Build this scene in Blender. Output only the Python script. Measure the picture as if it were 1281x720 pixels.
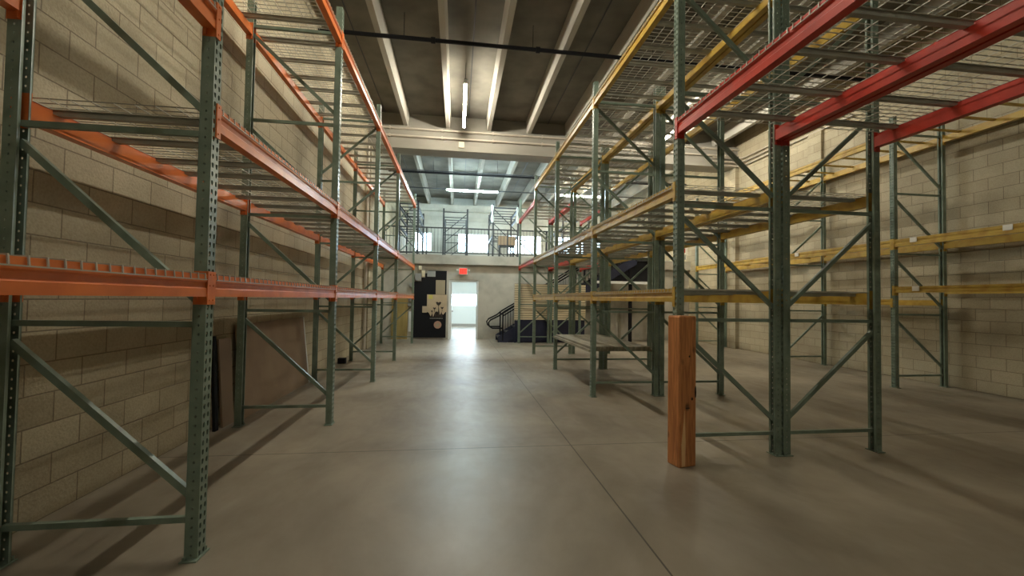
import bpy, bmesh, math, random
from mathutils import Vector, Matrix
random.seed(7)
for o in list(bpy.data.objects): bpy.data.objects.remove(o)
SC = bpy.context.scene
COL = SC.collection

# ------------------------------------------------------------------ camera
YAW, PITCH, ROLL = 0.1289, 0.0271, 0.015
cam_d = bpy.data.cameras.new('camera')
cam_d.sensor_width = 36.0
cam_d.lens = 526.88 / 1281.0 * 36.0
cam_d.clip_start = 0.05
cam = bpy.data.objects.new('camera', cam_d)
COL.objects.link(cam)
r0 = Vector((math.cos(YAW), -math.sin(YAW), 0))
fw = Vector((math.sin(YAW) * math.cos(PITCH), math.cos(YAW) * math.cos(PITCH), math.sin(PITCH)))
u0 = r0.cross(fw)
rr = math.cos(ROLL) * r0 + math.sin(ROLL) * u0
uu = -math.sin(ROLL) * r0 + math.cos(ROLL) * u0
m = Matrix.Identity(4)
for i in range(3):
    m[i][0], m[i][1], m[i][2] = rr[i], uu[i], -fw[i]
m[2][3] = 1.4677
cam.matrix_world = m
SC.camera = cam

# ------------------------------------------------------------------ world, exposure, light strengths
SC.view_settings.view_transform = 'Standard'
SC.view_settings.look = 'None'
SC.view_settings.gamma = 1.0
SC.view_settings.use_curve_mapping = False
SC.view_settings.exposure = 0.45
W = bpy.data.worlds.new('world'); SC.world = W
W.use_nodes = True
bg = W.node_tree.nodes['Background']
bg.inputs[0].default_value = (0.62, 0.82, 1.0, 1)
bg.inputs[1].default_value = 16.0
TUBE = 150.0          # emission of the aisle tubes
TUBE_FAR = 230.0      # emission of the tubes beyond the girder
PANEL = 17.0         # added office ceiling panels, out of sight

# ------------------------------------------------------------------ materials
def new_mat(name):
    mt = bpy.data.materials.new(name); mt.use_nodes = True
    nt = mt.node_tree
    return mt, nt, nt.nodes['Principled BSDF']

def N(nt, typ, **kw):
    n = nt.nodes.new(typ)
    for k, v in kw.items(): setattr(n, k, v)
    return n

def mat(name, c, rough=0.5, metal=0.0, c2=None, scale=6.0, emit=None, es=0.0, bump=0.0, stretch=(1, 1, 1), lo=0.35, hi=0.65, spec=0.5, detail=6):
    mt, nt, b = new_mat(name)
    b.inputs['Base Color'].default_value = (*c, 1)
    b.inputs['Roughness'].default_value = rough
    b.inputs['Metallic'].default_value = metal
    b.inputs['Specular IOR Level'].default_value = spec
    if c2 or bump:
        tc = N(nt, 'ShaderNodeTexCoord'); mp = N(nt, 'ShaderNodeMapping')
        mp.inputs['Scale'].default_value = stretch
        nt.links.new(tc.outputs['Object'], mp.inputs[0])
        no = N(nt, 'ShaderNodeTexNoise'); no.inputs['Scale'].default_value = scale
        no.inputs['Detail'].default_value = detail
        nt.links.new(mp.outputs[0], no.inputs[0])
        if c2:
            cr = N(nt, 'ShaderNodeValToRGB')
            cr.color_ramp.elements[0].position = lo; cr.color_ramp.elements[1].position = hi
            cr.color_ramp.elements[0].color = (*c, 1); cr.color_ramp.elements[1].color = (*c2, 1)
            nt.links.new(no.outputs[0], cr.inputs[0]); nt.links.new(cr.outputs[0], b.inputs['Base Color'])
        if bump:
            bp = N(nt, 'ShaderNodeBump'); bp.inputs['Strength'].default_value = bump; bp.inputs['Distance'].default_value = 0.01
            nt.links.new(no.outputs[0], bp.inputs['Height']); nt.links.new(bp.outputs[0], b.inputs['Normal'])
    if emit:
        b.inputs['Emission Color'].default_value = (*emit, 1); b.inputs['Emission Strength'].default_value = es
    return mt

GREEN = mat('green_enamel', (0.15, 0.205, 0.157), 0.34, 0.0, (0.22, 0.28, 0.22), 9, lo=.3, hi=.7)
ORANGE = mat('orange_enamel', (0.80, 0.215, 0.05), 0.33, 0.0, (0.60, 0.14, 0.032), 5, lo=.4, hi=.75)
RED = mat('red_enamel', (0.60, 0.045, 0.022), 0.35, 0.0, (0.46, 0.034, 0.018), 5)
YELLOW = mat('yellow_enamel', (0.54, 0.36, 0.06), 0.36, 0.0, (0.38, 0.21, 0.03), 6, lo=.42, hi=.72)
WIRE = mat('galvanised_wire', (0.46, 0.44, 0.37), 0.45, 0.2)
CHANNEL = mat('grey_channel', (0.30, 0.30, 0.25), 0.42, 0.1, (0.38, 0.375, 0.31), 7)
DARKST = mat('dark_steel', (0.03, 0.033, 0.036), 0.5)
BLACKP = mat('black_paint', (0.010, 0.010, 0.012), 0.75, spec=.2)
NAVY = mat('navy_paint', (0.010, 0.013, 0.036), 0.55, 0, (0.018, 0.022, 0.052), 3)
GALV = mat('conduit_steel', (0.55, 0.50, 0.42), 0.45, 0.2)
CREAM = mat('cream_paint', (0.72, 0.64, 0.46), 0.55)
WHITE = mat('white_paint', (0.82, 0.84, 0.82), 0.6)
GREYP = mat('grey_paint', (0.33, 0.33, 0.31), 0.6)
GIRD = mat('girder_concrete', (0.33, 0.31, 0.265), 0.85, 0, (0.25, 0.235, 0.20), 1.5, stretch=(.3, 1, 1), bump=.15)
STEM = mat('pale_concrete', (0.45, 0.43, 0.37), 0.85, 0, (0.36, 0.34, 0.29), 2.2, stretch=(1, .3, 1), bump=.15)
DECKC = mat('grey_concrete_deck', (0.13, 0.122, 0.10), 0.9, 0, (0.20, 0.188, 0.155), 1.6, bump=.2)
CONC = mat('stained_concrete', (0.54, 0.51, 0.43), 0.85, 0, (0.33, 0.305, 0.25), 1.4, bump=.2, lo=.42, hi=.72)
PLY = mat('brown_hardboard', (0.215, 0.145, 0.09), 0.65, 0, (0.27, 0.19, 0.12), 2.0)
TANWOOD = mat('ochre_plywood', (0.44, 0.33, 0.12), 0.6, 0, (0.33, 0.24, 0.08), 3, stretch=(3, 3, .6))
PLANK = mat('weathered_plank', (0.33, 0.30, 0.22), 0.6, 0, (0.20, 0.19, 0.14), 4, stretch=(6, .6, 1))
CARD = mat('brown_card', (0.30, 0.21, 0.13), 0.8)
LABELM = mat('white_label', (0.8, 0.78, 0.7), 0.6)

def wood_post():
    mt, nt, b = new_mat('orange_stained_timber')
    tc = N(nt, 'ShaderNodeTexCoord'); mp = N(nt, 'ShaderNodeMapping'); mp.inputs['Scale'].default_value = (9, 9, .7)
    nt.links.new(tc.outputs['Object'], mp.inputs[0])
    no = N(nt, 'ShaderNodeTexNoise'); no.inputs['Scale'].default_value = 4; no.inputs['Detail'].default_value = 8; no.inputs['Distortion'].default_value = 1.2
    nt.links.new(mp.outputs[0], no.inputs[0])
    cr = N(nt, 'ShaderNodeValToRGB'); e = cr.color_ramp.elements
    e[0].position = .3; e[0].color = (.36, .13, .042, 1); e[1].position = .66; e[1].color = (.66, .28, .10, 1)
    nt.links.new(no.outputs[0], cr.inputs[0])
    # dark knots
    n2 = N(nt, 'ShaderNodeTexVoronoi'); n2.inputs['Scale'].default_value = 4.3
    m2 = N(nt, 'ShaderNodeMapping'); m2.inputs['Scale'].default_value = (1, 1, .8); m2.inputs['Location'].default_value = (.13, .21, .4)
    nt.links.new(tc.outputs['Object'], m2.inputs[0]); nt.links.new(m2.outputs[0], n2.inputs[0])
    c2 = N(nt, 'ShaderNodeValToRGB'); c2.color_ramp.elements[0].position = .07; c2.color_ramp.elements[0].color = (.12, .12, .12, 1)
    c2.color_ramp.elements[1].position = .16; c2.color_ramp.elements[1].color = (1, 1, 1, 1)
    nt.links.new(n2.outputs['Distance'], c2.inputs[0])
    mx = N(nt, 'ShaderNodeMix', data_type='RGBA', blend_type='MULTIPLY'); mx.inputs[0].default_value = .8
    nt.links.new(cr.outputs[0], mx.inputs[6]); nt.links.new(c2.outputs[0], mx.inputs[7])
    nt.links.new(mx.outputs[2], b.inputs['Base Color']); b.inputs['Roughness'].default_value = .5
    return mt
TIMBER = wood_post()

def cmu(name, c1, c2, mortar, axis='y', painted=True):
    """concrete block wall, running bond, 0.406 x 0.203 m"""
    mt, nt, b = new_mat(name)
    g = N(nt, 'ShaderNodeNewGeometry'); sp = N(nt, 'ShaderNodeSeparateXYZ'); nt.links.new(g.outputs['Position'], sp.inputs[0])
    cb = N(nt, 'ShaderNodeCombineXYZ')
    nt.links.new(sp.outputs['Y' if axis == 'y' else 'X'], cb.inputs['X']); nt.links.new(sp.outputs['Z'], cb.inputs['Y'])
    ad = N(nt, 'ShaderNodeVectorMath', operation='ADD'); ad.inputs[1].default_value = (.06, 0.0, 0)
    nt.links.new(cb.outputs[0], ad.inputs[0])
    br = N(nt, 'ShaderNodeTexBrick'); br.offset = 0.5; br.squash = 1
    br.inputs['Scale'].default_value = 1.0; br.inputs['Mortar Size'].default_value = 0.0055; br.inputs['Mortar Smooth'].default_value = .35
    br.inputs['Brick Width'].default_value = .4064; br.inputs['Row Height'].default_value = .2032; br.inputs['Bias'].default_value = 0.0
    br.inputs['Color1'].default_value = (*c1, 1); br.inputs['Color2'].default_value = (*c2, 1); br.inputs['Mortar'].default_value = (*mortar, 1)
    nt.links.new(ad.outputs[0], br.inputs['Vector'])
    n1 = N(nt, 'ShaderNodeTexNoise'); n1.inputs['Scale'].default_value = .9; n1.inputs['Detail'].default_value = 8; nt.links.new(g.outputs['Position'], n1.inputs[0])
    r1 = N(nt, 'ShaderNodeValToRGB'); r1.color_ramp.elements[0].position = .35; r1.color_ramp.elements[0].color = (.72, .70, .66, 1)
    r1.color_ramp.elements[1].position = .62; r1.color_ramp.elements[1].color = (1.04, 1.03, 1.0, 1)
    nt.links.new(n1.outputs[0], r1.inputs[0])
    mx = N(nt, 'ShaderNodeMix', data_type='RGBA', blend_type='MULTIPLY'); mx.inputs[0].default_value = .8
    nt.links.new(br.outputs[0], mx.inputs[6]); nt.links.new(r1.outputs[0], mx.inputs[7])
    n2 = N(nt, 'ShaderNodeTexNoise'); n2.inputs['Scale'].default_value = 55; n2.inputs['Detail'].default_value = 4; nt.links.new(g.outputs['Position'], n2.inputs[0])
    r2 = N(nt, 'ShaderNodeValToRGB'); r2.color_ramp.elements[0].position = .3; r2.color_ramp.elements[0].color = (.78, .77, .75, 1); r2.color_ramp.elements[1].position = .6
    nt.links.new(n2.outputs[0], r2.inputs[0])
    m2 = N(nt, 'ShaderNodeMix', data_type='RGBA', blend_type='MULTIPLY'); m2.inputs[0].default_value = .7
    nt.links.new(mx.outputs[2], m2.inputs[6]); nt.links.new(r2.outputs[0], m2.inputs[7])
    nt.links.new(m2.outputs[2], b.inputs['Base Color'])
    mm = N(nt, 'ShaderNodeMath', operation='MULTIPLY_ADD'); mm.inputs[1].default_value = -1.4
    nt.links.new(br.outputs['Fac'], mm.inputs[0]); nt.links.new(n2.outputs[0], mm.inputs[2])
    bp = N(nt, 'ShaderNodeBump'); bp.inputs['Strength'].default_value = .55; bp.inputs['Distance'].default_value = .006
    nt.links.new(mm.outputs[0], bp.inputs['Height']); nt.links.new(bp.outputs[0], b.inputs['Normal'])
    b.inputs['Roughness'].default_value = .8
    return mt
BLOCK = cmu('painted_block_wall', (.51, .455, .325), (.44, .385, .27), (.25, .21, .145))
BLOCKX = cmu('painted_block_wall_cross', (.62, .64, .60), (.58, .60, .57), (.48, .49, .46), 'x')

def floor_mat():
    mt, nt, b = new_mat('polished_concrete_floor')
    g = N(nt, 'ShaderNodeNewGeometry'); sp = N(nt, 'ShaderNodeSeparateXYZ'); nt.links.new(g.outputs['Position'], sp.inputs[0])
    n1 = N(nt, 'ShaderNodeTexNoise'); n1.inputs['Scale'].default_value = .55; n1.inputs['Detail'].default_value = 9; n1.inputs['Roughness'].default_value = .62
    n1.inputs['Distortion'].default_value = .4
    nt.links.new(g.outputs['Position'], n1.inputs[0])
    cr = N(nt, 'ShaderNodeValToRGB'); e = cr.color_ramp.elements
    e[0].position = .34; e[0].color = (.175, .146, .108, 1); e[1].position = .66; e[1].color = (.345, .30, .228, 1)
    nt.links.new(n1.outputs[0], cr.inputs[0])
    # saw-cut joints
    def line(sock, at, w):
        s = N(nt, 'ShaderNodeMath', operation='SUBTRACT'); s.inputs[1].default_value = at; nt.links.new(sock, s.inputs[0])
        a = N(nt, 'ShaderNodeMath', operation='ABSOLUTE'); nt.links.new(s.outputs[0], a.inputs[0])
        l = N(nt, 'ShaderNodeMath', operation='LESS_THAN'); l.inputs[1].default_value = w; nt.links.new(a.outputs[0], l.inputs[0])
        return l.outputs[0]
    ls = [line(sp.outputs['X'], 1.17, .006), line(sp.outputs['Y'], 4.2, .006), line(sp.outputs['Y'], 10.3, .007), line(sp.outputs['X'], 7.2, .006)]
    cur = ls[0]
    for l in ls[1:]:
        mxx = N(nt, 'ShaderNodeMath', operation='MAXIMUM'); nt.links.new(cur, mxx.inputs[0]); nt.links.new(l, mxx.inputs[1]); cur = mxx.outputs[0]
    mx = N(nt, 'ShaderNodeMix', data_type='RGBA', blend_type='MIX'); nt.links.new(cur, mx.inputs[0])
    nt.links.new(cr.outputs[0], mx.inputs[6]); mx.inputs[7].default_value = (.07, .06, .045, 1)
    nt.links.new(mx.outputs[2], b.inputs['Base Color'])
    n2 = N(nt, 'ShaderNodeTexNoise'); n2.inputs['Scale'].default_value = 4.5; n2.inputs['Detail'].default_value = 9; n2.inputs['Distortion'].default_value = 1.5
    m3 = N(nt, 'ShaderNodeMapping'); m3.inputs['Scale'].default_value = (1, .45, 1); m3.inputs['Rotation'].default_value = (0, 0, .5); nt.links.new(g.outputs['Position'], m3.inputs[0]); nt.links.new(m3.outputs[0], n2.inputs[0])
    mr = N(nt, 'ShaderNodeMapRange'); mr.inputs[1].default_value = .1; mr.inputs[2].default_value = .9; mr.inputs[3].default_value = .28; mr.inputs[4].default_value = .52
    nt.links.new(n2.outputs[0], mr.inputs[0]); nt.links.new(mr.outputs[0], b.inputs['Roughness'])
    return mt
FLOORM = floor_mat()

def slat_mat():
    return mat('cream_slat_board', (.86, .76, .55), .5, 0, (.78, .67, .46), 5, stretch=(.4, 1, 6))
SLAT = slat_mat()
GROOVE = mat('dark_backing_board', (.26, .20, .12), .8)
def emat(name, c, s, base=(.9, .9, .9)):
    mt, nt, b = new_mat(name)
    b.inputs['Base Color'].default_value = (*base, 1)
    b.inputs['Emission Color'].default_value = (*c, 1); b.inputs['Emission Strength'].default_value = s
    return mt
def glass_mat():
    mt = bpy.data.materials.new('clear_window_glass'); mt.use_nodes = True; nt = mt.node_tree
    nt.nodes.remove(nt.nodes['Principled BSDF']); out = nt.nodes['Material Output']
    tr = N(nt, 'ShaderNodeBsdfTransparent'); tr.inputs[0].default_value = (.97, .99, .99, 1)
    gl = N(nt, 'ShaderNodeBsdfGlossy'); gl.inputs['Roughness'].default_value = .02
    mx = N(nt, 'ShaderNodeMixShader'); mx.inputs[0].default_value = .06
    nt.links.new(tr.outputs[0], mx.inputs[1]); nt.links.new(gl.outputs[0], mx.inputs[2]); nt.links.new(mx.outputs[0], out.inputs[0])
    return mt
GLASS = glass_mat()
TUBEM = emat('warm_led_tube', (1.0, .93, .78), TUBE)
TUBED = emat('weak_led_tube', (1.0, .93, .78), TUBE * .5)
TUBEF = emat('cool_led_tube', (.70, .93, 1.0), TUBE_FAR)
TUBEY = emat('yellowish_led_tube', (1.0, .86, .62), TUBE_FAR)
PANELM = emat('office_fill_light', (.93, 1.0, .99), PANEL)
EXITF = emat('exit_red_face', (1.0, .10, .06), 0.55, (.5, .04, .03))
EXITL = emat('exit_letter_red', (1.0, .02, .01), .9, (.5, .01, .01))

# ------------------------------------------------------------------ mesh helpers
class MB:
    def __init__(s): s.v = []; s.f = []
    def box(s, a, b):
        x0, y0, z0 = a; x1, y1, z1 = b; n = len(s.v)
        s.v += [(x0, y0, z0), (x1, y0, z0), (x1, y1, z0), (x0, y1, z0), (x0, y0, z1), (x1, y0, z1), (x1, y1, z1), (x0, y1, z1)]
        s.f += [tuple(n + i for i in q) for q in ((0, 3, 2, 1), (4, 5, 6, 7), (0, 1, 5, 4), (1, 2, 6, 5), (2, 3, 7, 6), (3, 0, 4, 7))]
        return s
    def bar(s, p, q, w, h, up=(0, 0, 1)):
        p = Vector(p); q = Vector(q); d = (q - p).normalized(); up = Vector(up)
        if abs(d.dot(up)) > .98: up = Vector((0, 1, 0))
        a = d.cross(up).normalized() * (w / 2); b = a.cross(d).normalized() * (h / 2); n = len(s.v)
        for c in (p, q): s.v += [tuple(c - a - b), tuple(c + a - b), tuple(c + a + b), tuple(c - a + b)]
        s.f += [tuple(n + i for i in t) for t in ((0, 1, 2, 3), (7, 6, 5, 4), (0, 4, 5, 1), (1, 5, 6, 2), (2, 6, 7, 3), (3, 7, 4, 0))]
        return s
    def tube(s, pts, r, k=10):
        pts = [Vector(p) for p in pts]; n0 = len(s.v)
        for i, p in enumerate(pts):
            d = (pts[min(i + 1, len(pts) - 1)] - pts[max(i - 1, 0)]).normalized()
            up = Vector((0, 0, 1)) if abs(d.z) < .9 else Vector((0, 1, 0))
            a = d.cross(up).normalized(); b = a.cross(d).normalized()
            for j in range(k):
                t = 2 * math.pi * j / k; s.v.append(tuple(p + a * r * math.cos(t) + b * r * math.sin(t)))
        for i in range(len(pts) - 1):
            for j in range(k):
                s.f.append((n0 + i * k + j, n0 + i * k + (j + 1) % k, n0 + (i + 1) * k + (j + 1) % k, n0 + (i + 1) * k + j))
        s.f.append(tuple(n0 + j for j in reversed(range(k)))); s.f.append(tuple(n0 + (len(pts) - 1) * k + j for j in range(k)))
        return s
    def prism(s, poly, axis, a, b):
        """poly: list of 2D points; extruded along axis from a to b"""
        def P(p, t):
            if axis == 'x': return (t, p[0], p[1])
            if axis == 'y': return (p[0], t, p[1])
            return (p[0], p[1], t)
        n = len(s.v); k = len(poly)
        s.v += [P(p, a) for p in poly] + [P(p, b) for p in poly]
        s.f.append(tuple(n + i for i in range(k))); s.f.append(tuple(n + k + i for i in reversed(range(k))))
        for i in range(k): s.f.append((n + i, n + k + i, n + k + (i + 1) % k, n + (i + 1) % k))
        return s
    def mesh(s, name, m, bevel=0.0, recalc=True):
        me = bpy.data.meshes.new(name); me.from_pydata(s.v, [], s.f); me.update()
        if recalc or bevel:
            bm = bmesh.new(); bm.from_mesh(me)
            bmesh.ops.recalc_face_normals(bm, faces=bm.faces)
            if bevel: bmesh.ops.bevel(bm, geom=list(bm.edges), offset=bevel, segments=2, profile=.7, affect='EDGES')
            bm.to_mesh(me); bm.free()
        me.materials.append(m)
        return me
    def build(s, name, m, parent=None, bevel=0.0, loc=(0, 0, 0)):
        return link(name, s.mesh(name, m, bevel), parent, loc)

def link(name, me, parent=None, loc=(0, 0, 0), rot=(0, 0, 0)):
    o = bpy.data.objects.new(name, me); COL.objects.link(o); o.location = loc; o.rotation_euler = rot
    if parent: o.parent = parent
    return o
def tag(o, label, cat, group=None):
    o['label'] = label; o['category'] = cat
    if group: o['group'] = group
    return o
def thing(name, label, cat, loc, group=None, rz=0):
    o = bpy.data.objects.new(name, None); COL.objects.link(o); o.location = loc; o.rotation_euler = (0, 0, rz); o.empty_display_size = .2
    return tag(o, label, cat, group)
def struct(name, mb, m, parent=None, bevel=0):
    o = mb.build(name, m, parent, bevel)
    if not parent: o['kind'] = 'structure'
    return o
def sub(o, base):
    return (o[0] - base[0], o[1] - base[1], o[2] - base[2])

# ------------------------------------------------------------------ the hall
XL, XR, YN, YE, YF = -2.65, 8.95, -4.0, 15.4, 23.0
ZS, ZD = 6.5, 6.92
struct('floor', MB().box((XL - .2, YN - .2, -.2), (XR + .2, YF + .2, 0)), FLOORM)
wl = MB().box((XL - .2, YN, 0), (XL, YF, ZD))
struct('wall_left', wl, BLOCK)
wr = MB().box((XR, YN, 0), (XR + .2, YF, ZD))
struct('wall_right', wr, BLOCK)
struct('trim_4', MB().box((XL, 12.45, 0), (XL + .13, 13.15, 5.84)), BLOCK)
struct('trim_5', MB().box((XR - .07, 9.28, 0), (XR, 9.68, 5.84)), BLOCK)
struct('trim_6', MB().box((XR - .13, 12.45, 0), (XR, 13.15, 5.84)), BLOCK)
struct('wall_rear', MB().box((XL - .2, YN - .2, 0), (XR + .2, YN, ZD)), BLOCKX)
# end wall with the doorway
DX0, DX1, DZ = -0.25, 0.70, 2.08
we = MB().box((XL, YE, 0), (DX0, YE + .2, 2.75)).box((DX1, YE, 0), (XR, YE + .2, 2.75)).box((DX0, YE, DZ), (DX1, YE + .2, 2.75))
struct('wall_end', we, CONC)
# upper floor slab with its edge beam
struct('trim_1', MB().box((XL, YE - .12, 2.70), (XR, YE + .25, 3.03)).box((XL, YE + .25, 2.85), (XR, YF, 3.03)), CONC)
# raised concrete surround around the doorway
struct('trim_2', MB().box((DX0 - .24, YE - .05, 0), (DX0 - .06, YE, DZ + .28)).box((DX1 + .06, YE - .05, 0), (DX1 + .24, YE, DZ + .28)).box((DX0 - .06, YE - .05, DZ + .07), (DX1 + .06, YE, DZ + .28)), CONC)
# far wall with windows
WIN = [(-2.45, -1.40), (-0.04, 1.66), (2.72, 4.60), (5.51, 7.05), (7.75, 8.6)]
WZ0, WZ1 = 3.98, 5.02
wf = MB().box((XL, YF, 0), (XR, YF + .2, WZ0 if False else .9))
wf = MB()
wf.box((XL, YF, 3.03), (XR, YF + .2, WZ0)).box((XL, YF, WZ1), (XR, YF + .2, ZD))
xs = XL
for a, b in WIN:
    wf.box((xs, YF, WZ0), (a, YF + .2, WZ1)); xs = b
wf.box((xs, YF, WZ0), (XR, YF + .2, WZ1))
wf.box((XL, YF - .25, 6.15), (XR, YF, 6.5))
wf.box((XL, YF, 0), (-.35, YF + .2, 3.03)).box((1.35, YF, 0), (XR, YF + .2, 3.03)).box((-.35, YF, 0), (1.35, YF + .2, 1.05)).box((-.35, YF, 1.75), (1.35, YF + .2, 3.03))
struct('wall_far', wf, BLOCKX)
for i, (a, b) in enumerate(WIN):
    w = MB()
    for x in (a, b - .05): w.box((x, YF + .02, WZ0), (x + .05, YF + .10, WZ1))
    for z in (WZ0, WZ1 - .05): w.box((a, YF + .02, z), (b, YF + .10, z + .05))
    w.box(((a + b) / 2 - .025, YF + .02, WZ0), ((a + b) / 2 + .025, YF + .10, WZ1))
    wo = struct('window_%d' % (i + 1), w, WHITE)
    MB().box((a + .05, YF + .055, WZ0 + .05), (b - .05, YF + .063, WZ1 - .05)).build('pane', GLASS, wo)
w = MB().box((-.35, YF + .02, 1.05), (-.3, YF + .1, 1.75)).box((1.3, YF + .02, 1.05), (1.35, YF + .1, 1.75)).box((-.35, YF + .02, 1.05), (1.35, YF + .1, 1.1)).box((-.35, YF + .02, 1.7), (1.35, YF + .1, 1.75))
wo = struct('window_6', w, WHITE)
MB().box((-.3, YF + .055, 1.1), (1.3, YF + .063, 1.7)).build('pane', GLASS, wo)
# double-tee ceiling: deck plus tapered stems, in two spans either side of the girder
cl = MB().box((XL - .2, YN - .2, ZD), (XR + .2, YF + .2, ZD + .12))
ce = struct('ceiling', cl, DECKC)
k = 0
for sx in [-1.585 + 1.22 * i for i in range(9)]:
    for (y0, y1) in ((YN, 12.62), (13.0, YF)):
        pl = [(sx - .055, ZS), (sx + .055, ZS), (sx + .085, ZD), (sx - .085, ZD)]
        k += 1
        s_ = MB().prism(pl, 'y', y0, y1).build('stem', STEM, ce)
# deck joints between tees
for jx in [-2.2 + 2.44 * i for i in range(5)]:
    MB().box((jx - .012, YN, ZD - .012), (jx + .012, YF, ZD + .01)).build('deck_joint', DARKST, ce)
# inverted-tee girder carrying both spans
gd = MB().box((XL, 12.5, 5.84), (XR, 13.12, 6.5)).box((XL, 12.66, 6.5), (XR, 12.96, ZD))
struct('trim_3', gd, GIRD)

# ------------------------------------------------------------------ rack component meshes
def post_mesh(H, name='upright_post', m=GREEN, W_=.076, D_=.069, P=.0508):
    """roll-formed C channel, open towards -X, slotted web on the +X side"""
    v = []; f = []
    def cell(pt, w0, w1, z0, z1, hw, ht, hb, hh):
        # rectangle with a teardrop hole; pt(u,z) -> 3D
        um = (w0 + w1) / 2; zm = (z0 + z1) / 2
        outer = [(w0, z1), (w1, z1), (w1, zm), (w1, z0), (w0, z0), (w0, zm)]
        inner = [(um - ht, zm + hh), (um + ht, zm + hh), (um + hw, zm + hh * .1), (um + hb, zm - hh), (um - hb, zm - hh), (um - hw, zm + hh * .1)]
        n = len(v)
        for u, z in outer + inner: v.append(pt(u, z))
        for i in range(6):
            j = (i + 1) % 6; f.append((n + i, n + j, n + 6 + j, n + 6 + i))
    n = int(H / P); h = W_ / 2
    web = lambda u, z: (D_ / 2, u, z)
    fl1 = lambda u, z: (u, -h, z)
    fl2 = lambda u, z: (u, h, z)
    for i in range(n):
        z0 = i * P; z1 = z0 + P
        cell(web, -h, 0, z0, z1, .0095, .007, .0045, .0145)
        cell(web, 0, h, z0, z1, .0095, .007, .0045, .0145)
        for fl in (fl1, fl2): cell(fl, -D_ / 2, D_ / 2, z0, z1, .005, .004, .004, .006)
    # return lips
    for sy in (-1, 1):
        k_ = len(v); v.extend([(-D_ / 2, sy * h, 0), (-D_ / 2, sy * (h - .018), 0), (-D_ / 2, sy * (h - .018), n * P), (-D_ / 2, sy * h, n * P)])
        f.append((k_, k_ + 1, k_ + 2, k_ + 3))
    me = bpy.data.meshes.new(name); me.from_pydata(v, [], f)
    bm = bmesh.new(); bm.from_mesh(me)
    bmesh.ops.remove_doubles(bm, verts=bm.verts, dist=.0004)
    bmesh.ops.recalc_face_normals(bm, faces=bm.faces)
    bmesh.ops.solidify(bm, geom=list(bm.faces), thickness=.0026)
    bm.to_mesh(me); bm.free(); me.materials.append(m)
    return me
POST = post_mesh(4.88)
def foot_mesh():
    b = MB().box((-.0445, -.066, 0), (.0445, .066, .008))
    for sx, sy in ((-.026, -.053), (.026, .053)): b.tube([(sx, sy, .008), (sx, sy, .028)], .009, 6)
    return b.mesh('foot_plate', GREEN)
FOOT = foot_mesh()

_beams = {}
def beam_mesh(L, m, h=.125, holes=True):
    """step beam running along +Y, centred on z=0; outer face at x=0 looking to +X; step on the inner (-X) side"""
    key = (round(L, 3), m.name, h)
    if key in _beams: return _beams[key]
    b = MB(); z0, z1 = -h / 2, h / 2; D = .064
    prof = [(-D, z0), (0, z0), (0, z0 + h * .36), (-.008, z0 + h * .42), (-.008, z0 + h * .62), (0, z0 + h * .68), (0, z1), (-.026, z1), (-.026, z1 - .04), (-D, z1 - .04)]
    b.prism(prof, 'y', .0, L)
    # end connectors: angle plates hugging the posts, with a hooked lower tongue and rivets
    for (y0, s) in ((0, -1), (L, 1)):
        a, c = sorted((y0, y0 + s * .043)); b.box((-.004, a, -h / 2 - .045), (.006, c, h / 2 + .018))
        a, c = sorted((y0, y0 + s * .005)); b.box((-.070, a, -h / 2 - .045), (.0, c, h / 2 + .018))
        for z in (-h / 2 - .02, 0, h / 2):
            b.tube([(.006, y0 + s * .022, z), (.010, y0 + s * .022, z)], .006, 6)
        b.box((-.06, min(y0, y0 + s * -.012), -h / 2 - .040), (-.045, max(y0, y0 + s * -.012), -h / 2))
    me = b.mesh('beam', m); _beams[key] = me
    return me

_decks = {}
def deck_mesh(L, D, prongs=True):
    """welded wire deck: length L along Y (centred), spans D along X, wires bent down over both beams"""
    key = (round(L, 3), round(D, 3))
    if key in _decks: return _decks[key]
    b = MB(); w = .0052; x0, x1 = -D / 2, D / 2
    n = max(2, round(L / .065))
    for i in range(n + 1):
        y = -L / 2 + .012 + (L - .024) * i / n
        b.bar((x0, y, 0), (x1, y, 0), w, w)
        for x, s in ((x0, -1), (x1, 1)): b.bar((x, y, .002), (x + s * .004, y, -.036), w, w)
    nx = 9
    for i in range(nx + 1):
        x = x0 + .03 + (D - .06) * i / nx
        b.bar((x, -L / 2, -w), (x, L / 2, -w), w, w)
    for x, s in ((x0, -1), (x1, 1)): b.bar((x + s * .004, -L / 2, -.034), (x + s * .004, L / 2, -.034), w, w)
    me = b.mesh('wire_deck', WIRE, recalc=False); _decks[key] = me
    return me
_sups = {}
def sup_mesh(D, m=CHANNEL):
    key = (round(D, 3), m.name)
    if key in _sups: return _sups[key]
    b = MB(); prof = [(-.03, 0), (-.03, -.004), (-.018, -.004), (-.018, -.036), (.018, -.036), (.018, -.004), (.03, -.004), (.03, 0), (.014, 0), (.014, -.032), (-.014, -.032), (-.014, 0)]
    b.prism([(p[0], p[1]) for p in prof], 'x', -D / 2, D / 2)
    me = b.mesh('deck_support', m); _sups[key] = me
    return me

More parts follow.
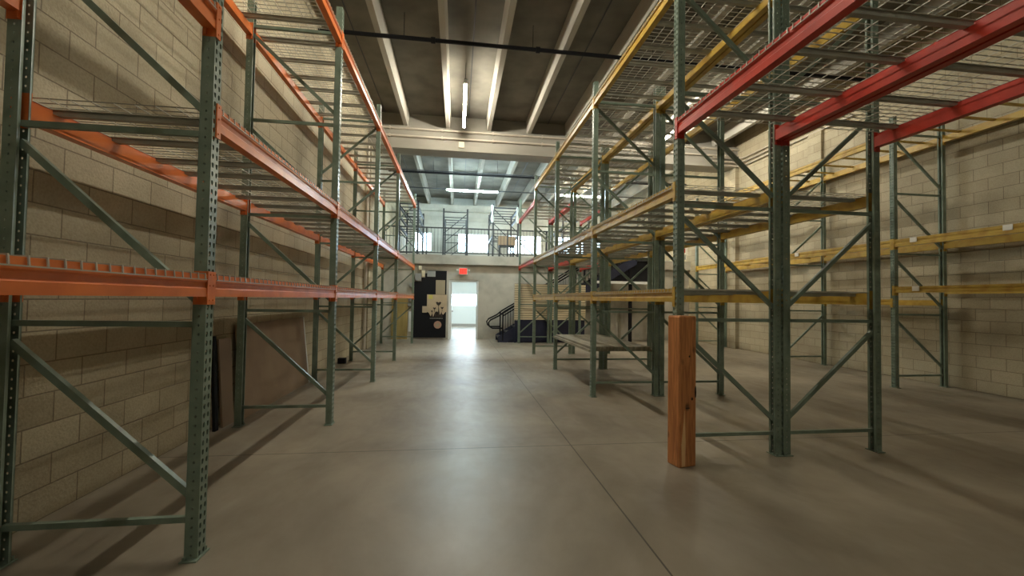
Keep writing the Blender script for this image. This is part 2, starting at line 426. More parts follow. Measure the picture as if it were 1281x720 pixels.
HZ = [.21, 1.30, 2.39, 3.48, 4.57]
class Rack:
    def __init__(s, name, label, xf, xb, ys, dirs, H=4.88, post=POST, hz=HZ, m=GREEN, z=0, nohigh=None):
        """xf: outer face X of the aisle side, xb: outer face of the far side"""
        s.base = ((xf + xb) / 2, ys[0], z); s.t = thing(name, label, 'rack', s.base)
        s.xf, s.xb, s.ys, s.z = xf, xb, ys, z
        s.sg = 1 if xf > xb else -1                # +1: the aisle side looks to +X
        cx = abs(xf - xb) / 2; s.cx = cx; s.m = m
        for yi, y in enumerate(ys):
            yl = y - s.base[1]
            for side in (1, -1):                    # +1 = aisle side
                p = link('upright_post', post, s.t, (side * s.sg * (cx - .0345), yl, 0), (0, 0, 0 if side * s.sg > 0 else math.pi))
                link('foot_plate', FOOT, p)
            xa, xc = s.sg * (cx - .060), -s.sg * (cx - .060)   # aisle, back
            for k_ in range(len(hz)):
                MB().bar((xa, yl, hz[k_]), (xc, yl, hz[k_]), .030, .032).build('horizontal_brace', m, s.t)
            for k_ in range(len(hz) - 1):
                d = dirs[yi][k_]
                lo, hi = hz[k_] + .13, hz[k_ + 1] - .10
                if d == 'A': a, b = (xa, yl, hi), (xc, yl, lo)       # high at the aisle side
                else: a, b = (xa, yl, lo), (xc, yl, hi)
                MB().bar(a, b, .030, .038).build('diagonal_brace', m, s.t)
    def bay(s, i, z, m, deck=True, sides='fb', cross=False, h=.125, supm=CHANNEL):
        y0, y1 = s.ys[i] + .0385, s.ys[i + 1] - .0385; L = y1 - y0; yl = y0 - s.base[1]; z -= s.z
        for c in sides:
            side = 1 if c == 'f' else -1
            if side * s.sg > 0: link('beam', beam_mesh(L, m, h), s.t, (s.cx + .001, yl, z))
            else: link('beam', beam_mesh(L, m, h), s.t, (-s.cx - .001, yl + L, z), (0, 0, math.pi))
        n = 3 if L > 3.2 else 2
        if deck:
            dl = L / n - .02
            for k_ in range(n):
                o = link('wire_deck', deck_mesh(dl, 2 * s.cx + .006), s.t, (0, yl + L * (k_ + .5) / n, z + h / 2 + .004))
                for q in (-1, 0, 1):
                    link('deck_support', sup_mesh(2 * s.cx - .07, supm), o, (0, q * dl * .36, -.008))
        if cross:
            for k_ in range(5):
                yy = yl + L * (k_ + .5) / 5
                MB().bar((-s.cx + .03, yy, z + h / 2 - .02), (s.cx - .03, yy, z + h / 2 - .02), .04, .03).build('cross_bar', m, s.t)

BF, FB = 'B', 'A'      # B: high at the back; A: high at the aisle
# ------------------------------------------------------------------ left rack (orange beams)
ysl = [.098, 2.613, 5.128, 7.643, 10.158, 14.014]
R1 = Rack('pallet_rack', 'long green pallet rack with orange beams and wire decks along the left block wall', -1.402, -2.442, ysl,
          ['BBBB', 'BBBB', 'BBBB', 'BAAA', 'AAAA', 'AAAA'])
R1.bay(0, 1.520, ORANGE); R1.bay(0, 3.06, ORANGE, h=.14)
for i in (1, 2, 3, 4):
    for z in (1.52, 2.49, 4.51): R1.bay(i, z, ORANGE, h=.125 if z < 2 else .135)
# ------------------------------------------------------------------ right back-to-back racks (yellow and red beams)
ysr = [0.953, 3.773, 6.288, 8.803, 11.318, 14.14]
R2 = Rack('pallet_rack', 'green pallet rack with yellow and red beams on the right edge of the aisle', 2.052, 3.132, ysr,
          ['AAAA', 'AAAA', 'AAAA', 'BBBB', 'AAAA', 'BAAA'])
R3 = Rack('pallet_rack', 'green pallet rack standing back to back behind the right aisle rack, beside the open bay', 4.236, 3.156, ysr,
          ['AAAA', 'AAAA', 'BBBB', 'AAAA', 'BBBB', 'AAAA'])
for R in (R2, R3):
    R.bay(0, 3.14, RED, h=.145)
    for i in (1, 2, 3):
        for z in (1.53, 2.54, 4.56): R.bay(i, z, YELLOW, h=.125)
    R.bay(4, 2.56, RED); R.bay(4, 4.15, RED)
# row spacers joining the two
# ------------------------------------------------------------------ rack against the right wall
ysc = [4.06, 6.61, 9.14, 12.9]
R4 = Rack('pallet_rack', 'green pallet rack with bare yellow beams against the right block wall', 7.74, 8.83, ysc,
          ['AAAA', 'AAAA', 'BBBB', 'AAAA'])
R4.bay(0, 1.74, YELLOW, False, h=.11); R4.bay(0, 2.57, YELLOW, False, h=.13); R4.bay(0, 4.52, YELLOW, False, cross=True, h=.13)
R4.bay(1, 1.52, YELLOW, False, h=.10); R4.bay(1, 2.57, YELLOW, False, h=.13); R4.bay(1, 4.52, YELLOW, False, cross=True, h=.13)
R4.bay(2, 2.57, YELLOW, False, h=.13, cross=True); R4.bay(2, 4.52, YELLOW, False, cross=True, h=.13)
for (y, z) in ((6.25, 2.60), (7.5, 2.60), (8.75, 2.60), (6.22, 1.76), (5.0, 2.60)):
    MB().box((-.556, y - ysc[0] - .055, z - .045), (-.549, y - ysc[0] + .055, z + .035)).build('label_card', LABELM, R4.t)['label'] = 'white paper label card'

# ------------------------------------------------------------------ lights
def strip_light(x0, y0, x1, y1, z, label, m, zc=ZD, group='ceiling strip lights'):
    c = ((x0 + x1) / 2, (y0 + y1) / 2, z)
    t = thing('strip_light', label, 'light', c, group)
    dx, dy = (x1 - x0) / 2, (y1 - y0) / 2; L = math.hypot(dx, dy)
    rz = math.atan2(dy, dx) - math.pi / 2; t.rotation_euler = (0, 0, rz)
    MB().prism([(-.032, .03), (.032, .03), (.032, .06), (-.032, .06)], 'y', -L, L).build('housing', WHITE, t)
    MB().tube([(0, -L + .03, 0), (0, L - .03, 0)], .034, 12).build('light_tube', m, t)
    for e in (-1, 1): MB().box((-.036, e * L - .03 if e > 0 else -L, -.036), (.036, e * L if e > 0 else -L + .03, .06)).build('end_cap', WHITE, t)
    for e in (-.8, .8): MB().tube([(0, e * L, .06), (0, e * L, zc - z)], .004, 6).build('hanging_wire', DARKST, t)
    return t
strip_light(.10, 9.42, .10, 11.95, 6.35, 'lit strip light hanging lengthwise above the aisle', TUBEM, group=None)
strip_light(.10, 3.3, .10, 5.75, 6.35, 'strip light above the near part of the aisle', TUBEM, group=None)
strip_light(.10, -2.6, .10, -.2, 6.35, 'strip light above the aisle behind the viewpoint', TUBED, group=None)
strip_light(6.1, 9.4, 6.1, 11.9, 6.35, 'strip light above the open bay between the right racks', TUBEM, group=None)
strip_light(-.2, 13.75, 2.2, 13.75, 6.42, 'added cool white strip light hidden crosswise close behind the girder, above the aisle', TUBEF, group=None)  # unseen tube added to brighten the end wall
strip_light(4.6, 13.75, 7.0, 13.75, 6.42, 'added warm strip light hidden crosswise close behind the girder, above the right racks', TUBEY, group=None)  # extra tube, hidden by the girder, put in to lift end wall and slat panel
strip_light(-.55, 18.1, 1.68, 18.1, 6.1, 'cool white strip light hung crosswise above the upper floor, facing the aisle', TUBEF, group=None)
strip_light(4.42, 18.1, 6.6, 18.1, 6.1, 'warm strip light hung crosswise above the upper floor behind the right racks', TUBEY, group=None)

# ------------------------------------------------------------------ pipes and conduits
def pipe(name, pts, r, m, label, cat='pipe', hang=None, zc=ZD, fit=None):
    o = thing(name, label, cat, pts[0]); b = pts[0]
    MB().tube([sub(p, b) for p in pts], r, 12).build('pipe_run', m, o)
    if hang:
        for (x, y) in hang: MB().tube([sub((x, y, pts[0][2]), b), sub((x, y, zc), b)], .006, 6).build('hanger_rod', m, o)
    if fit:
        for (x, y) in fit:
            z = pts[0][2]; MB().tube([sub((x - .04, y, z), b), sub((x + .04, y, z), b)], r * 1.5, 12).build('coupling', m, o)
    return o
pipe('sprinkler_pipe', [(XL, 8.12, 6.43), (XR, 8.12, 6.43)], .038, BLACKP, 'black sprinkler pipe crossing below the ceiling stems in front of the girder', hang=[(-1.1, 8.12), (1.4, 8.12), (3.9, 8.12), (6.4, 8.12)], fit=[(-.55, 8.12), (1.5, 8.12), (4, 8.12), (6.5, 8.12)])
pipe('sprinkler_pipe', [(XL, 13.55, 6.1), (XR, 13.55, 6.1)], .055, BLACKP, 'thick black sprinkler pipe just beyond the girder', hang=[(-.98, 13.55), (1.46, 13.55), (3.9, 13.55), (6.34, 13.55)], fit=[(-.98, 13.55), (1.46, 13.55), (3.9, 13.55)])
pipe('sprinkler_pipe', [(XL, 15.6, 6.14), (XR, 15.6, 6.14)], .018, DARKST, 'thin dark pipe crossing between two thicker sprinkler pipes', hang=[(-.98, 15.6), (3.9, 15.6)])
pipe('sprinkler_pipe', [(XL, 16.2, 6.25), (XR, 16.2, 6.25)], .042, BLACKP, 'black sprinkler pipe above the edge of the upper floor', hang=[(-.98, 16.2), (1.46, 16.2), (3.9, 16.2), (6.34, 16.2)])
pipe('sprinkler_pipe', [(XL, 18.7, 6.3), (XR, 18.7, 6.3)], .025, DARKST, 'dark pipe crossing behind the cool white strip light', hang=[(-.98, 18.7), (3.9, 18.7)])
for z, lab in ((6.40, 'upper pale conduit running along the girder face'), (6.18, 'lower pale conduit running along the girder face')):
    o = thing('conduit', lab, 'conduit', (XL, 12.45, z))
    MB().tube([(.0, 0, 0), (XR - XL, 0, 0)], .03, 10).build('pipe_run', GALV, o)
    for k_ in range(8): MB().box((.6 + k_ * 1.5, -.035, -.04), (.64 + k_ * 1.5, .05, .04)).build('strap', GALV, o)
tag(MB().box((-.06, -.05, -.09), (.10, 0, .08)).build('junction_box', CREAM, loc=(.02, 12.5, 6.03), bevel=.006), 'small cream junction box on the girder under the conduits', 'electrical box')
pipe('conduit', [(-.14, YN, 6.96), (-.14, 12.4, 6.96)], .012, GALV, 'thin conduit running lengthwise under the ceiling deck beside the strip light', 'conduit')
pipe('conduit', [(5.35, 2.0, 6.94), (5.35, 12.4, 6.94)], .014, GALV, 'thin conduit running lengthwise under the ceiling above the right bay', 'conduit')
# conduit bundle where girder meets the right wall
o = thing('conduit', 'bent grey conduits looping from the girder onto the right wall', 'conduit', (8.3, 12.45, 6.2))
for k_ in range(3):
    MB().tube([(-.3, -.06, -.1 - k_ * .12), (.35, -.06, -.1 - k_ * .12), (.52, -.12, -.13 - k_ * .12), (.58, -.4, -.16 - k_ * .12), (.60, -4, -.16 - k_ * .12)], .022, 8).build('pipe_run', GALV, o)

# ------------------------------------------------------------------ timber post guarding the right rack
tp = thing('timber_post', 'square orange-stained timber post standing on the floor before the right rack', 'post', (2.045, 3.63, 0), rz=math.radians(12))
tp.scale = (.86, .68, 1)
b = MB()
hw = .112
lv = [0, .006, .35, .8, 1.2, 1.33, 1.342]
ring = []
for li, z in enumerate(lv):
    e = .008 if li in (0, len(lv) - 1) else 0
    for (x, y) in ((-hw, -hw + .012), (-hw + .012, -hw), (hw - .012, -hw), (hw, -hw + .012), (hw, hw - .012), (hw - .012, hw), (-hw + .012, hw), (-hw, hw - .012)):
        b.v.append((x * (1 - e * 8) + random.uniform(-.0015, .0015), y * (1 - e * 8), z))
for i in range(len(lv) - 1):
    for j in range(8): b.f.append((i * 8 + j, i * 8 + (j + 1) % 8, i * 8 + 8 + (j + 1) % 8, i * 8 + 8 + j))
b.f.append(tuple(reversed(range(8)))); b.f.append(tuple((len(lv) - 1) * 8 + j for j in range(8)))
b.build('timber', TIMBER, tp)
LIGHTW = mat('pale_split_wood', (.80, .52, .26), .6)
DARKW = mat('dark_knot_wood', (.035, .015, .008), .7)
MB().prism([(-.075, .01), (-.035, .01), (-.03, .22), (-.045, .50), (-.06, .36), (-.08, .2)], 'y', -hw - .007, -hw + .01).build('splintered_edge', LIGHTW, tp)['label'] = 'pale splintered split low on the post'
for (cx_, cz, rx, rz_) in ((.098, .66, .012, .055), (.055, .60, .012, .014), (.02, .98, .010, .010), (.0, .52, .03, .006)):
    pl = [(cx_ + rx * math.cos(t * math.pi / 5), cz + rz_ * math.sin(t * math.pi / 5)) for t in range(10)]
    MB().prism(pl, 'y', -hw - .002, -hw + .01).build('knot', DARKW, tp)['label'] = 'dark knot'

# ------------------------------------------------------------------ plank shelf in the right rack
sh = thing('plank_shelf', 'weathered wooden plank shelf low inside the right aisle rack', 'shelf', (2.57, 7.55, .70))
for k_ in range(4): MB().box((-.50 + k_ * .252, -1.16, .012), (-.255 + k_ * .252, 1.14, .048)).build('plank', PLANK, sh, bevel=.003)
for k_ in range(3): MB().box((-.50, -1.14 + k_ * 1.1, -.026), (.50, -1.07 + k_ * 1.1, .012)).build('batten', PLANK, sh)
for sx in (-.515, .515):
    MB().box((sx - .018, -1.222, -.028), (sx + .018, 1.218, .012)).build('side_rail', PLANK, sh)

# ------------------------------------------------------------------ boards leaning on the left wall
def leaning(name, label, y0, y1, h, th, m, foot=.12, part_edge=None, cat='board'):
    o = thing(name, label, cat, (XL + foot + th + .02, y0, 0))
    ang = math.asin(min(.9, foot / h))
    b = MB().box((-th, 0, 0), (0, y1 - y0, h))
    p = b.build('panel', m, o, bevel=.002); p.rotation_euler = (0, -ang, 0)
    if part_edge:
        e = MB().box((-th - .001, y1 - y0, 0), (.006, y1 - y0 + .03, h)).build('edge_strip', part_edge, o); e.rotation_euler = (0, -ang, 0)
    return o
leaning('hardboard_sheet', 'large brown hardboard sheet leaning on the left wall under the rack', 5.42, 7.62, 1.12, .018, PLY, part_edge=WHITE)
leaning('board_offcut', 'narrow brown board standing against the left wall near the rack post', 5.06, 5.30, .98, .02, PLY, foot=.07)
leaning('dark_strip', 'narrow black strip leaning on the left wall beside a brown board', 4.93, 4.99, 1.02, .03, BLACKP, foot=.05, cat='strip')
tag(MB().box((-.08, -.07, 0), (.08, .07, .12)).build('black_box', BLACKP, loc=(-2.50, 9.75, 0), bevel=.008), 'small black box on the floor at the foot of the left wall', 'box')
tag(MB().tube([(0, 0, 0), (0, 0, 5.8)], .045, 12).build('wall_pipe', GALV, loc=(XL + .07, 12.32, 0)), 'pale vertical pipe beside the left wall pilaster', 'pipe')

# ------------------------------------------------------------------ door and office beyond
d = MB().box((DX0 - .06, YE - .03, 0), (DX0, YE + .22, DZ + .06)).box((DX1, YE - .03, 0), (DX1 + .06, YE + .22, DZ + .06)).box((DX0, YE - .03, DZ), (DX1, YE + .22, DZ + .06))
dr = struct('door_1', d, WHITE)
MB().box((DX0 + .005, YE + .23, .01), (DX0 + .045, YE + 1.13, DZ - .01)).build('door_leaf', WHITE, dr)
lf = MB().tube([(DX0 + .045, YE + 1.06, .98), (DX0 + .10, YE + 1.06, .98)], .028, 12).build('door_knob', GREYP, dr)
OX0, OX1 = -1.6, 2.6
struct('wall_office_left', MB().box((OX0 - .1, YE + .2, 0), (OX0, YF, 2.85)), WHITE)
struct('wall_office_right', MB().box((OX1, YE + .2, 0), (OX1 + .1, YF, 2.85)), WHITE)
OC = mat('office_pale_blue', (.72, .80, .80), .7)
struct('wall_office_back', MB().box((OX0, YF - .06, 0), (-.35, YF, 2.7)).box((1.35, YF - .06, 0), (OX1, YF, 2.7)).box((-.35, YF - .06, 0), (1.35, YF, 1.05)).box((-.35, YF - .06, 1.75), (1.35, YF, 2.7)), OC)
struct('baseboard_office', MB().box((OX0, YF - .09, 0), (OX1, YF - .06, .12)), GREYP)
for y in (17.4, 20.4):  # unseen ceiling panels added to make the office bright
    o = thing('office_fill_panel', 'added square light panel brightening the white office from its ceiling, %s the doorway' % ('near' if y < 19 else 'far from'), 'light', (.5, y, 2.8))
    MB().box((-.62, -.62, -.03), (.62, .62, .045)).build('frame', WHITE, o); MB().box((-.56, -.56, -.036), (.56, .56, -.031)).build('diffuser', PANELM, o)

# exit sign
ex = thing('exit_sign', 'red lit exit sign with two lamp heads above the doorway', 'sign', (.195, YE - .16, 2.33))
MB().box((-.15, 0, 0), (.15, .04, .25)).build('housing', WHITE, ex, bevel=.006)
MB().box((-.138, -.004, .018), (.138, .0, .232)).build('face', EXITF, ex)
def letters(word, x0, z0, w, h, gap, y, th=.004, s=.18):
    b = MB()
    for i, ch in enumerate(word):
        x = x0 + i * (w + gap); t = w * .28
        if ch == 'E':
            b.box((x, y - th, z0), (x + t, y, z0 + h))
            for zz in (z0, z0 + h / 2 - t * .4, z0 + h - t * .8): b.box((x + t, y - th, zz), (x + w, y, zz + t * .8))
        if ch == 'X':
            b.bar((x + t / 2, y - th / 2, z0), (x + w - t / 2, y - th / 2, z0 + h), th, t); b.bar((x + t / 2, y - th / 2 - .0005, z0 + h), (x + w - t / 2, y - th / 2 - .0005, z0), th, t)
        if ch == 'I': b.box((x + w / 2 - t / 2, y - th, z0), (x + w / 2 + t / 2, y, z0 + h))
        if ch == 'T': b.box((x + w / 2 - t / 2, y - th, z0), (x + w / 2 + t / 2, y, z0 + h - t * .8)); b.box((x, y - th, z0 + h - t * .8), (x + w, y, z0 + h))
    return b
letters('EXIT', -.122, .055, .052, .145, .0115, -.0045).build('lettering', EXITL, ex)['label'] = 'red letters reading EXIT'
MB().box((-.03, .04, .06), (.03, .11, .2)).build('bracket', WHITE, ex)
for sx in (-1, 1):
    p = MB().tube([(sx * .155, .02, .17), (sx * .20, .02, .17)], .012, 8).build('lamp_arm', WHITE, ex)
    MB().tube([(sx * .215, .035, .17), (sx * .215, -.03, .16)], .032, 12).build('lamp_head', WHITE, p)

# ------------------------------------------------------------------ black display board and wall boxes
BX, BY = -1.0, YE - .012
bd = thing('display_board', 'large black board with beige panels mounted left of the doorway', 'board', (BX, BY, .06))
def P(x, z): return (x - BX, z - .06)
MB().prism([P(-1.56, .06), P(-.39, .06), P(-.39, 2.46), P(-1.05, 2.46), P(-1.05, 2.36), P(-1.15, 2.36), P(-1.15, 2.20), P(-1.28, 2.20), P(-1.28, 2.06), P(-1.56, 2.06)], 'y', -.04, 0).build('backing', BLACKP, bd)
BEIGE = mat('beige_panel', (.60, .47, .31), .7, 0, (.52, .41, .27), 6)
PINK = mat('pinkish_disc', (.47, .27, .19), .6)
YEL = mat('yellow_green_patch', (.62, .56, .14), .6)
TAN = mat('tan_panel', (.40, .33, .22), .7)
def pan(name, x0, z0, x1, z1, m, y=-.055): 
    return MB().box((x0 - BX, y, z0 - .06), (x1 - BX, -.04, z1 - .06)).build(name, m, bd)
pan('tan_panel', -.77, 1.61, -.44, 2.12, TAN)
pan('grey_panel', -1.08, 2.24, -.79, 2.44, GREYP)
mu = MB().prism([P(-1.07, .98), P(-1.0, .95), P(-.93, .82), P(-.88, .93), P(-.84, .80), P(-.78, .97), P(-.70, 1.0), P(-.62, .86), P(-.56, .95), P(-.49, .88), P(-.41, .98), P(-.37, .98), P(-.37, 1.60), P(-1.07, 1.60)], 'y', -.06, -.04).build('beige_panel', BEIGE, bd)
pan('side_tab', -1.23, .95, -1.07, 1.18, BEIGE)
pan('yellow_patch', -1.02, 1.44, -.87, 1.58, YEL, -.064)
def plant(cx, cz, s):
    b = MB()
    # dark cup shaped bloom with a thin stalk
    poly = [(cx - s, cz + s * .5), (cx - s * .45, cz + s * .75), (cx, cz + s * .45), (cx + s * .45, cz + s * .75), (cx + s, cz + s * .5), (cx + s * .55, cz - s * .3), (cx, cz - s * .75), (cx - s * .55, cz - s * .3)]
    b.prism([P(*p) for p in poly], 'y', -.068, -.06)
    b.prism([P(cx - .008, cz - s * 2.2), P(cx + .008, cz - s * 2.2), P(cx + .008, cz - s * .6), P(cx - .008, cz - s * .6)], 'y', -.067, -.06)
    return b
DKB = mat('dark_brown_print', (.03, .018, .012), .6)
for (cx_, cz, s_) in ((-.66, 1.27, .10), (-.80, 1.10, .055), (-.53, 1.12, .055), (-.89, 1.0, .04)):
    plant(cx_, cz, s_).build('printed_bloom', DKB, mu)
b = MB()
for (a, c, e) in ((-.80, -.70, 1.02), (-.70, -.60, 1.16), (-.60, -.50, 1.0), (-.92, -.84, .92)):
    b.prism([P(a, .80), P(c, .80), P((a + c) / 2, e)], 'y', -.066, -.055)
b.build('printed_spike', DKB, mu)
b = MB()
x = -.96
for k_ in range(16):
    w_ = random.choice((.012, .018, .024)); b.box((x - BX, -.043, .735 - .06), (x - BX + w_, -.04, .765 - .06)); x += w_ + .010
b.build('small_lettering', GREYP, bd)['label'] = 'line of tiny illegible grey lettering'
pl = [P(-.68 + .135 * math.cos(t * math.pi / 12), .52 + .135 * math.sin(t * math.pi / 12)) for t in range(24)]
di = MB().prism(pl, 'y', -.055, -.04).build('round_emblem', PINK, bd)
pl = [P(-.68 + .07 * math.cos(t * math.pi / 3), .52 + .07 * math.sin(t * math.pi / 3)) for t in range(6)]
MB().prism(pl, 'y', -.058, -.055).build('emblem_mark', TAN, di)
def wallbox(x0, z0, x1, z1, m, label, d_=.09):
    t = thing('electrical_box', label, 'electrical box', ((x0 + x1) / 2, YE, z0))
    w_ = (x1 - x0) / 2; h_ = z1 - z0
    MB().box((-w_, -d_, 0), (w_, 0, h_)).build('housing', m, t, bevel=.005)
    MB().box((-w_ + .012, -d_ - .006, .012), (w_ - .012, -d_, h_ - .012)).build('cover', m, t)
wallbox(-1.38, 2.47, -1.28, 2.62, CREAM, 'cream electrical box highest on the wall above the black board')
wallbox(-1.27, 2.22, -1.16, 2.45, CREAM, 'cream electrical box at the stepped corner of the black board')
wallbox(-1.50, 2.08, -1.29, 2.34, GREYP, 'wide grey electrical box above the left edge of the black board')
wallbox(-1.70, 1.86, -1.57, 2.0, GREYP, 'small grey box left of the black board, highest of three')
wallbox(-1.70, 1.38, -1.58, 1.50, GREYP, 'small grey box left of the black board, middle of three')
wallbox(-1.74, 1.18, -1.58, 1.30, GREYP, 'small grey box left of the black board, lowest of three')
tag(MB().box((-.045, -.03, 0), (.045, 0, .72)).build('white_strip', WHITE, loc=(-1.66, YE, .27)), 'narrow white vertical strip on the wall left of the black board', 'strip')
o = thing('plywood_sheet', 'ochre plywood sheet standing on the end wall behind the left rack', 'board', (-2.02, YE - .012, 0))
MB().box((-.28, -.03, .0), (.28, 0, 1.45)).build('panel', TANWOOD, o, bevel=.003)

# ------------------------------------------------------------------ stairs up to the upper floor
SY0, SY1 = 14.32, 15.28
st = thing('staircase', 'black steel staircase with navy sides climbing right along the end wall', 'stairs', (1.4, SY0, 0))
RISE, GO, NR = .1765, .288, 17
X1 = NR * GO
for k_ in range(NR - 1):
    x = k_ * GO; z = (k_ + 1) * RISE
    MB().box((x, .05, z - .04), (x + GO + .02, SY1 - SY0 - .05, z)).build('tread', DARKST, st)
for y in (0, SY1 - SY0 - .045):
    MB().prism([(0, 0), (.30, 0), (X1 + .05, 2.78), (X1 + .05, 3.03), (X1 - .1, 3.03), (0, .19)], 'y', y, y + .045).build('stringer', NAVY, st)
# enclosed navy side under the flight
MB().prism([(.34, 0), (3.05, 0), (3.05, 1.62), (.34, .05)], 'y', .05, .09).build('side_panel', NAVY, st)
# landing and its dark skirt
MB().box((X1, 0, 2.90), (X1 + .75, SY1 - SY0, 3.03)).build('landing', DARKST, st)
MB().box((3.6, .06, 2.2), (X1 + .70, .10, 2.93)).build('landing_skirt', BLACKP, st)
MB().box((3.6, .10, 2.2), (X1 + .70, SY1 - SY0, 2.25)).build('landing_soffit', BLACKP, st)
MB().box((3.3, -.02, 2.08), (X1 + .70, .06, 2.17)).build('white_edge_rail', WHITE, st)['label'] = 'white rail along the bottom of the dark landing skirt'
MB().box((4.68, .02, 0), (4.78, .12, 2.9)).build('support_post', BLACKP, st)
MB().box((X1 + .6, .02, 0), (X1 + .7, .12, 2.9)).build('support_post', BLACKP, st)
# handrails with a looped end at the bottom
sl = RISE / GO
def rail(y, nm='handrail'):
    pts = [(.12, y, .34), (-.05, y, .36), (-.20, y, .50), (-.27, y, .68), (-.20, y, .80), (.12, y, .93), (.25, y, 1.02), (1.0, y, 1.02 + .75 * .60), (X1, y, 3.03 + .98), (X1 + .7, y, 3.03 + .98)]
    pts = [(.16, y, .48), (-.2, y, .48), (-.30, y, .55), (-.33, y, .66), (-.26, y, .76), (.02, y, .90), (.22, y, 1.06), (1.0, y, 1.06 + .78 * .595), (X1, y, 3.03 + .90), (X1 + .7, y, 3.03 + .90)]
    r = MB().tube(pts, .026, 10).build(nm, BLACKP, st)
    MB().bar((.1, y, .10), (X1, y, 3.12), .03, .04).build('bottom_rail', BLACKP, r)
    MB().bar((.16, y, .90), (X1, y, 3.84), .03, .045).build('mid_rail', BLACKP, r)
    n = 52
    b = MB()
    for k_ in range(1, n):
        x = .16 + (X1 - .16) * k_ / n; zl = .10 + (x - .1) / (X1 - .1) * 3.02; b.bar((x, y, zl), (x, y, zl + .78), .012, .012)
    b.build('pickets', DARKST, r)
    for x in (.16, 1.75, 3.3, X1 - .03):
        zl = .02 + (x - .1) / (X1 - .1) * 3.02; MB().bar((x, y, zl), (x, y, zl + .98), .045, .045).build('rail_post', BLACKP, st)
rail(.02); rail(SY1 - SY0 - .05)

# slatted panel propped against the stairs
sp_ = thing('slat_panel', 'cream slatted wall panel raised on edge against the staircase', 'panel', (3.2, 14.27, .78))
MB().box((-1.26, .0, 0), (1.24, .03, 1.23)).build('board', GROOVE, sp_)
b = MB()
for k_ in range(16): b.prism([(-.016, .004 + k_ * .0769), (-.016, .060 + k_ * .0769), (0, .062 + k_ * .0769), (0, .002 + k_ * .0769)], 'x', -1.26, 1.24)
b.build('slats', SLAT, sp_)
for x in (-1.0, 1.0): MB().box((x - .04, .0, -.78), (x + .04, .04, 0)).build('support_leg', NAVY, sp_)
nb = thing('navy_cabinet', 'dark navy base cabinet on the floor beneath the cream slatted panel', 'cabinet', (3.15, 14.31, 0))
nb.location = (3.1, 14.235, 0)

# ------------------------------------------------------------------ railing on the edge of the upper floor
gr = thing('guard_rail', 'black picket guard rail along the edge of the upper floor', 'railing', (XL, YE - .05, 3.03))
RL = 8.85
for z, h_ in ((.98, .045), (.08, .03)): MB().box((.02, -.02, z - h_ / 2), (RL, .02, z + h_ / 2)).build('top_rail' if z > .5 else 'bottom_rail', DARKST, gr)
b = MB()
for k_ in range(1, 74): b.box((k_ * .12 - .006, -.006, .08), (k_ * .12 + .006, .006, .98))
b.build('pickets', DARKST, gr)
for k_ in range(7): MB().box((.03 + k_ * 1.465 - .0, -.022, 0), (.075 + k_ * 1.465, .022, .98)).build('rail_post', DARKST, gr)

# ------------------------------------------------------------------ dark racks stored on the upper floor
def mezz_rack(label, x0, x1, y0, y1, H, levels, diag=1, nfr=2):
    t = thing('storage_rack', label, 'rack', ((x0 + x1) / 2, y0, 3.03), 'dark racks on the upper floor')
    w_ = (x1 - x0) / 2
    for yy in [(y1 - y0) * k_ / (nfr - 1) for k_ in range(nfr)]:
        for s_ in (-1, 1): MB().box((s_ * w_ - .035, yy - .035, 0), (s_ * w_ + .035, yy + .035, H)).build('upright_post', DARKST, t)
        for z in (.25, H * .5, H - .15): MB().bar((-w_, yy, z), (w_, yy, z), .03, .035).build('horizontal_brace', DARKST, t)
        for (a, c) in ((.3, H * .5 - .06), (H * .5 + .06, H - .2)):
            p, q = ((-w_, yy, a), (w_, yy, c)) if diag > 0 else ((-w_, yy, c), (w_, yy, a))
            MB().bar(p, q, .03, .035).build('diagonal_brace', DARKST, t)
    for z in levels:
        for s_ in (-1, 1): MB().box((s_ * w_ - .03, .035, z - .05), (s_ * w_ + .03, y1 - y0 - .035, z + .05)).build('beam', DARKST, t)
        for k_ in range(4): MB().box((-w_, (y1 - y0) * (k_ + .5) / 4 - .02, z + .02), (w_, (y1 - y0) * (k_ + .5) / 4 + .02, z + .05)).build('cross_bar', DARKST, t)
    return t
mezz_rack('dark storage rack on the upper floor, directly above the doorway', -.63, .37, 18.0, 20.5, 2.25, [1.9], 1)
mezz_rack('dark storage rack on the upper floor, behind the carton right of the middle window', 1.5, 2.6, 18.3, 20.8, 2.6, [1.2, 2.1, 2.45], -1)
mezz_rack('dark storage rack on the upper floor, tall one behind the left rack end', -2.35, -1.62, 17.2, 19.8, 2.35, [1.3, 1.7, 2.1], -1)
mezz_rack('dark storage rack on the upper floor, behind the right racks', 4.3, 5.4, 17.0, 19.6, 2.4, [1.4, 2.1], 1)
cb = thing('carton', 'brown carton on a stand behind the guard rail, right of the middle window', 'box', (2.0, 17.5, 3.03))
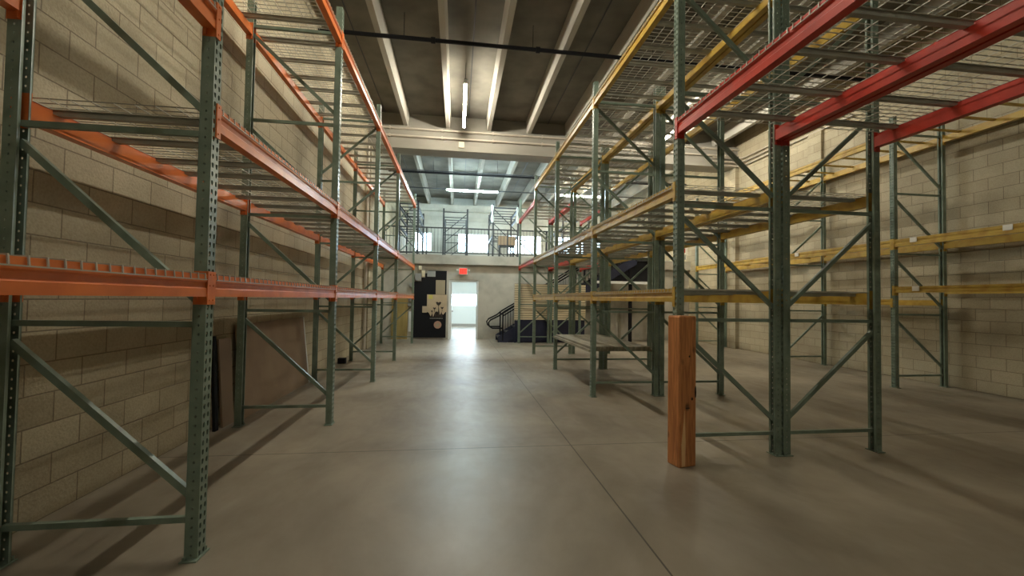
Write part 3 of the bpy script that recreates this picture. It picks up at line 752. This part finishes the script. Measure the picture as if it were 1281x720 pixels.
MB().box((-.35, -.25, .68), (.35, .25, 1.05)).build('box_body', CARD, cb, bevel=.006)
MB().box((-.33, -.23, .62), (.33, .23, .68)).build('stand_top', DARKST, cb)
for sx, sy in ((-.29, -.19), (.29, -.19), (-.29, .19), (.29, .19)): MB().box((sx - .02, sy - .02, 0), (sx + .02, sy + .02, .62)).build('leg', DARKST, cb)
def hanging(x, y, z, h_, label):
    b = MB(); n = 8
    L = []
    for i in range(n + 1):
        zz = -h_ * i / n; wv = .035 + .018 * math.sin(i * 1.3) + .03 * i / n
        L.append([(-wv, .03 * math.sin(i), zz), (-wv * .3, -.05, zz), (wv * .4, .05, zz), (wv, -.02, zz), (wv * .4, .075, zz), (-wv * .3, -.02, zz)])
    for r in L: b.v.extend(r)
    for i in range(n):
        for j in range(6): b.f.append((i * 6 + j, i * 6 + (j + 1) % 6, i * 6 + 6 + (j + 1) % 6, i * 6 + 6 + j))
    b.f.append(tuple(range(6))); b.f.append(tuple(n * 6 + j for j in range(6)))
    return tag(b.build('plastic_sheet', WHITE, loc=(x, y, z)), label, 'plastic sheet')
hanging(1.45, 18.17, 5.55, .75, 'white crumpled plastic hanging on the left post of a dark upper-floor rack')
hanging(2.55, 18.17, 5.5, .7, 'white crumpled plastic hanging on the right post of a dark upper-floor rack')

# small sign high on the end wall at right
sg = thing('wall_sign', 'small white sign with a red mark high on the upper floor wall at right', 'sign', (8.6, YE - .13, 3.1))
MB().box((-.2, 0, .2), (.22, .02, .5)).build('plate', LABELM, sg)
MB().box((-.1, -.004, .27), (.12, 0, .43)).build('red_mark', RED, sg)
MB().box((-.15, .005, 0), (-.11, .02, .2)).build('stand_leg', GREYP, sg); MB().box((.11, .005, 0), (.15, .02, .2)).build('stand_leg', GREYP, sg)
MB().box((-.46, -.06, 0), (.0, 0, 0)) if False else None

# navy base cabinet parts
MB().box((-1.15, .0, .02), (1.05, .03, .75)).build('side_panel', NAVY, nb)
for x in (-1.15, -.42, .31, 1.0): MB().box((x, -.01, 0), (x + .05, .0, .75)).build('panel_batten', NAVY, nb)
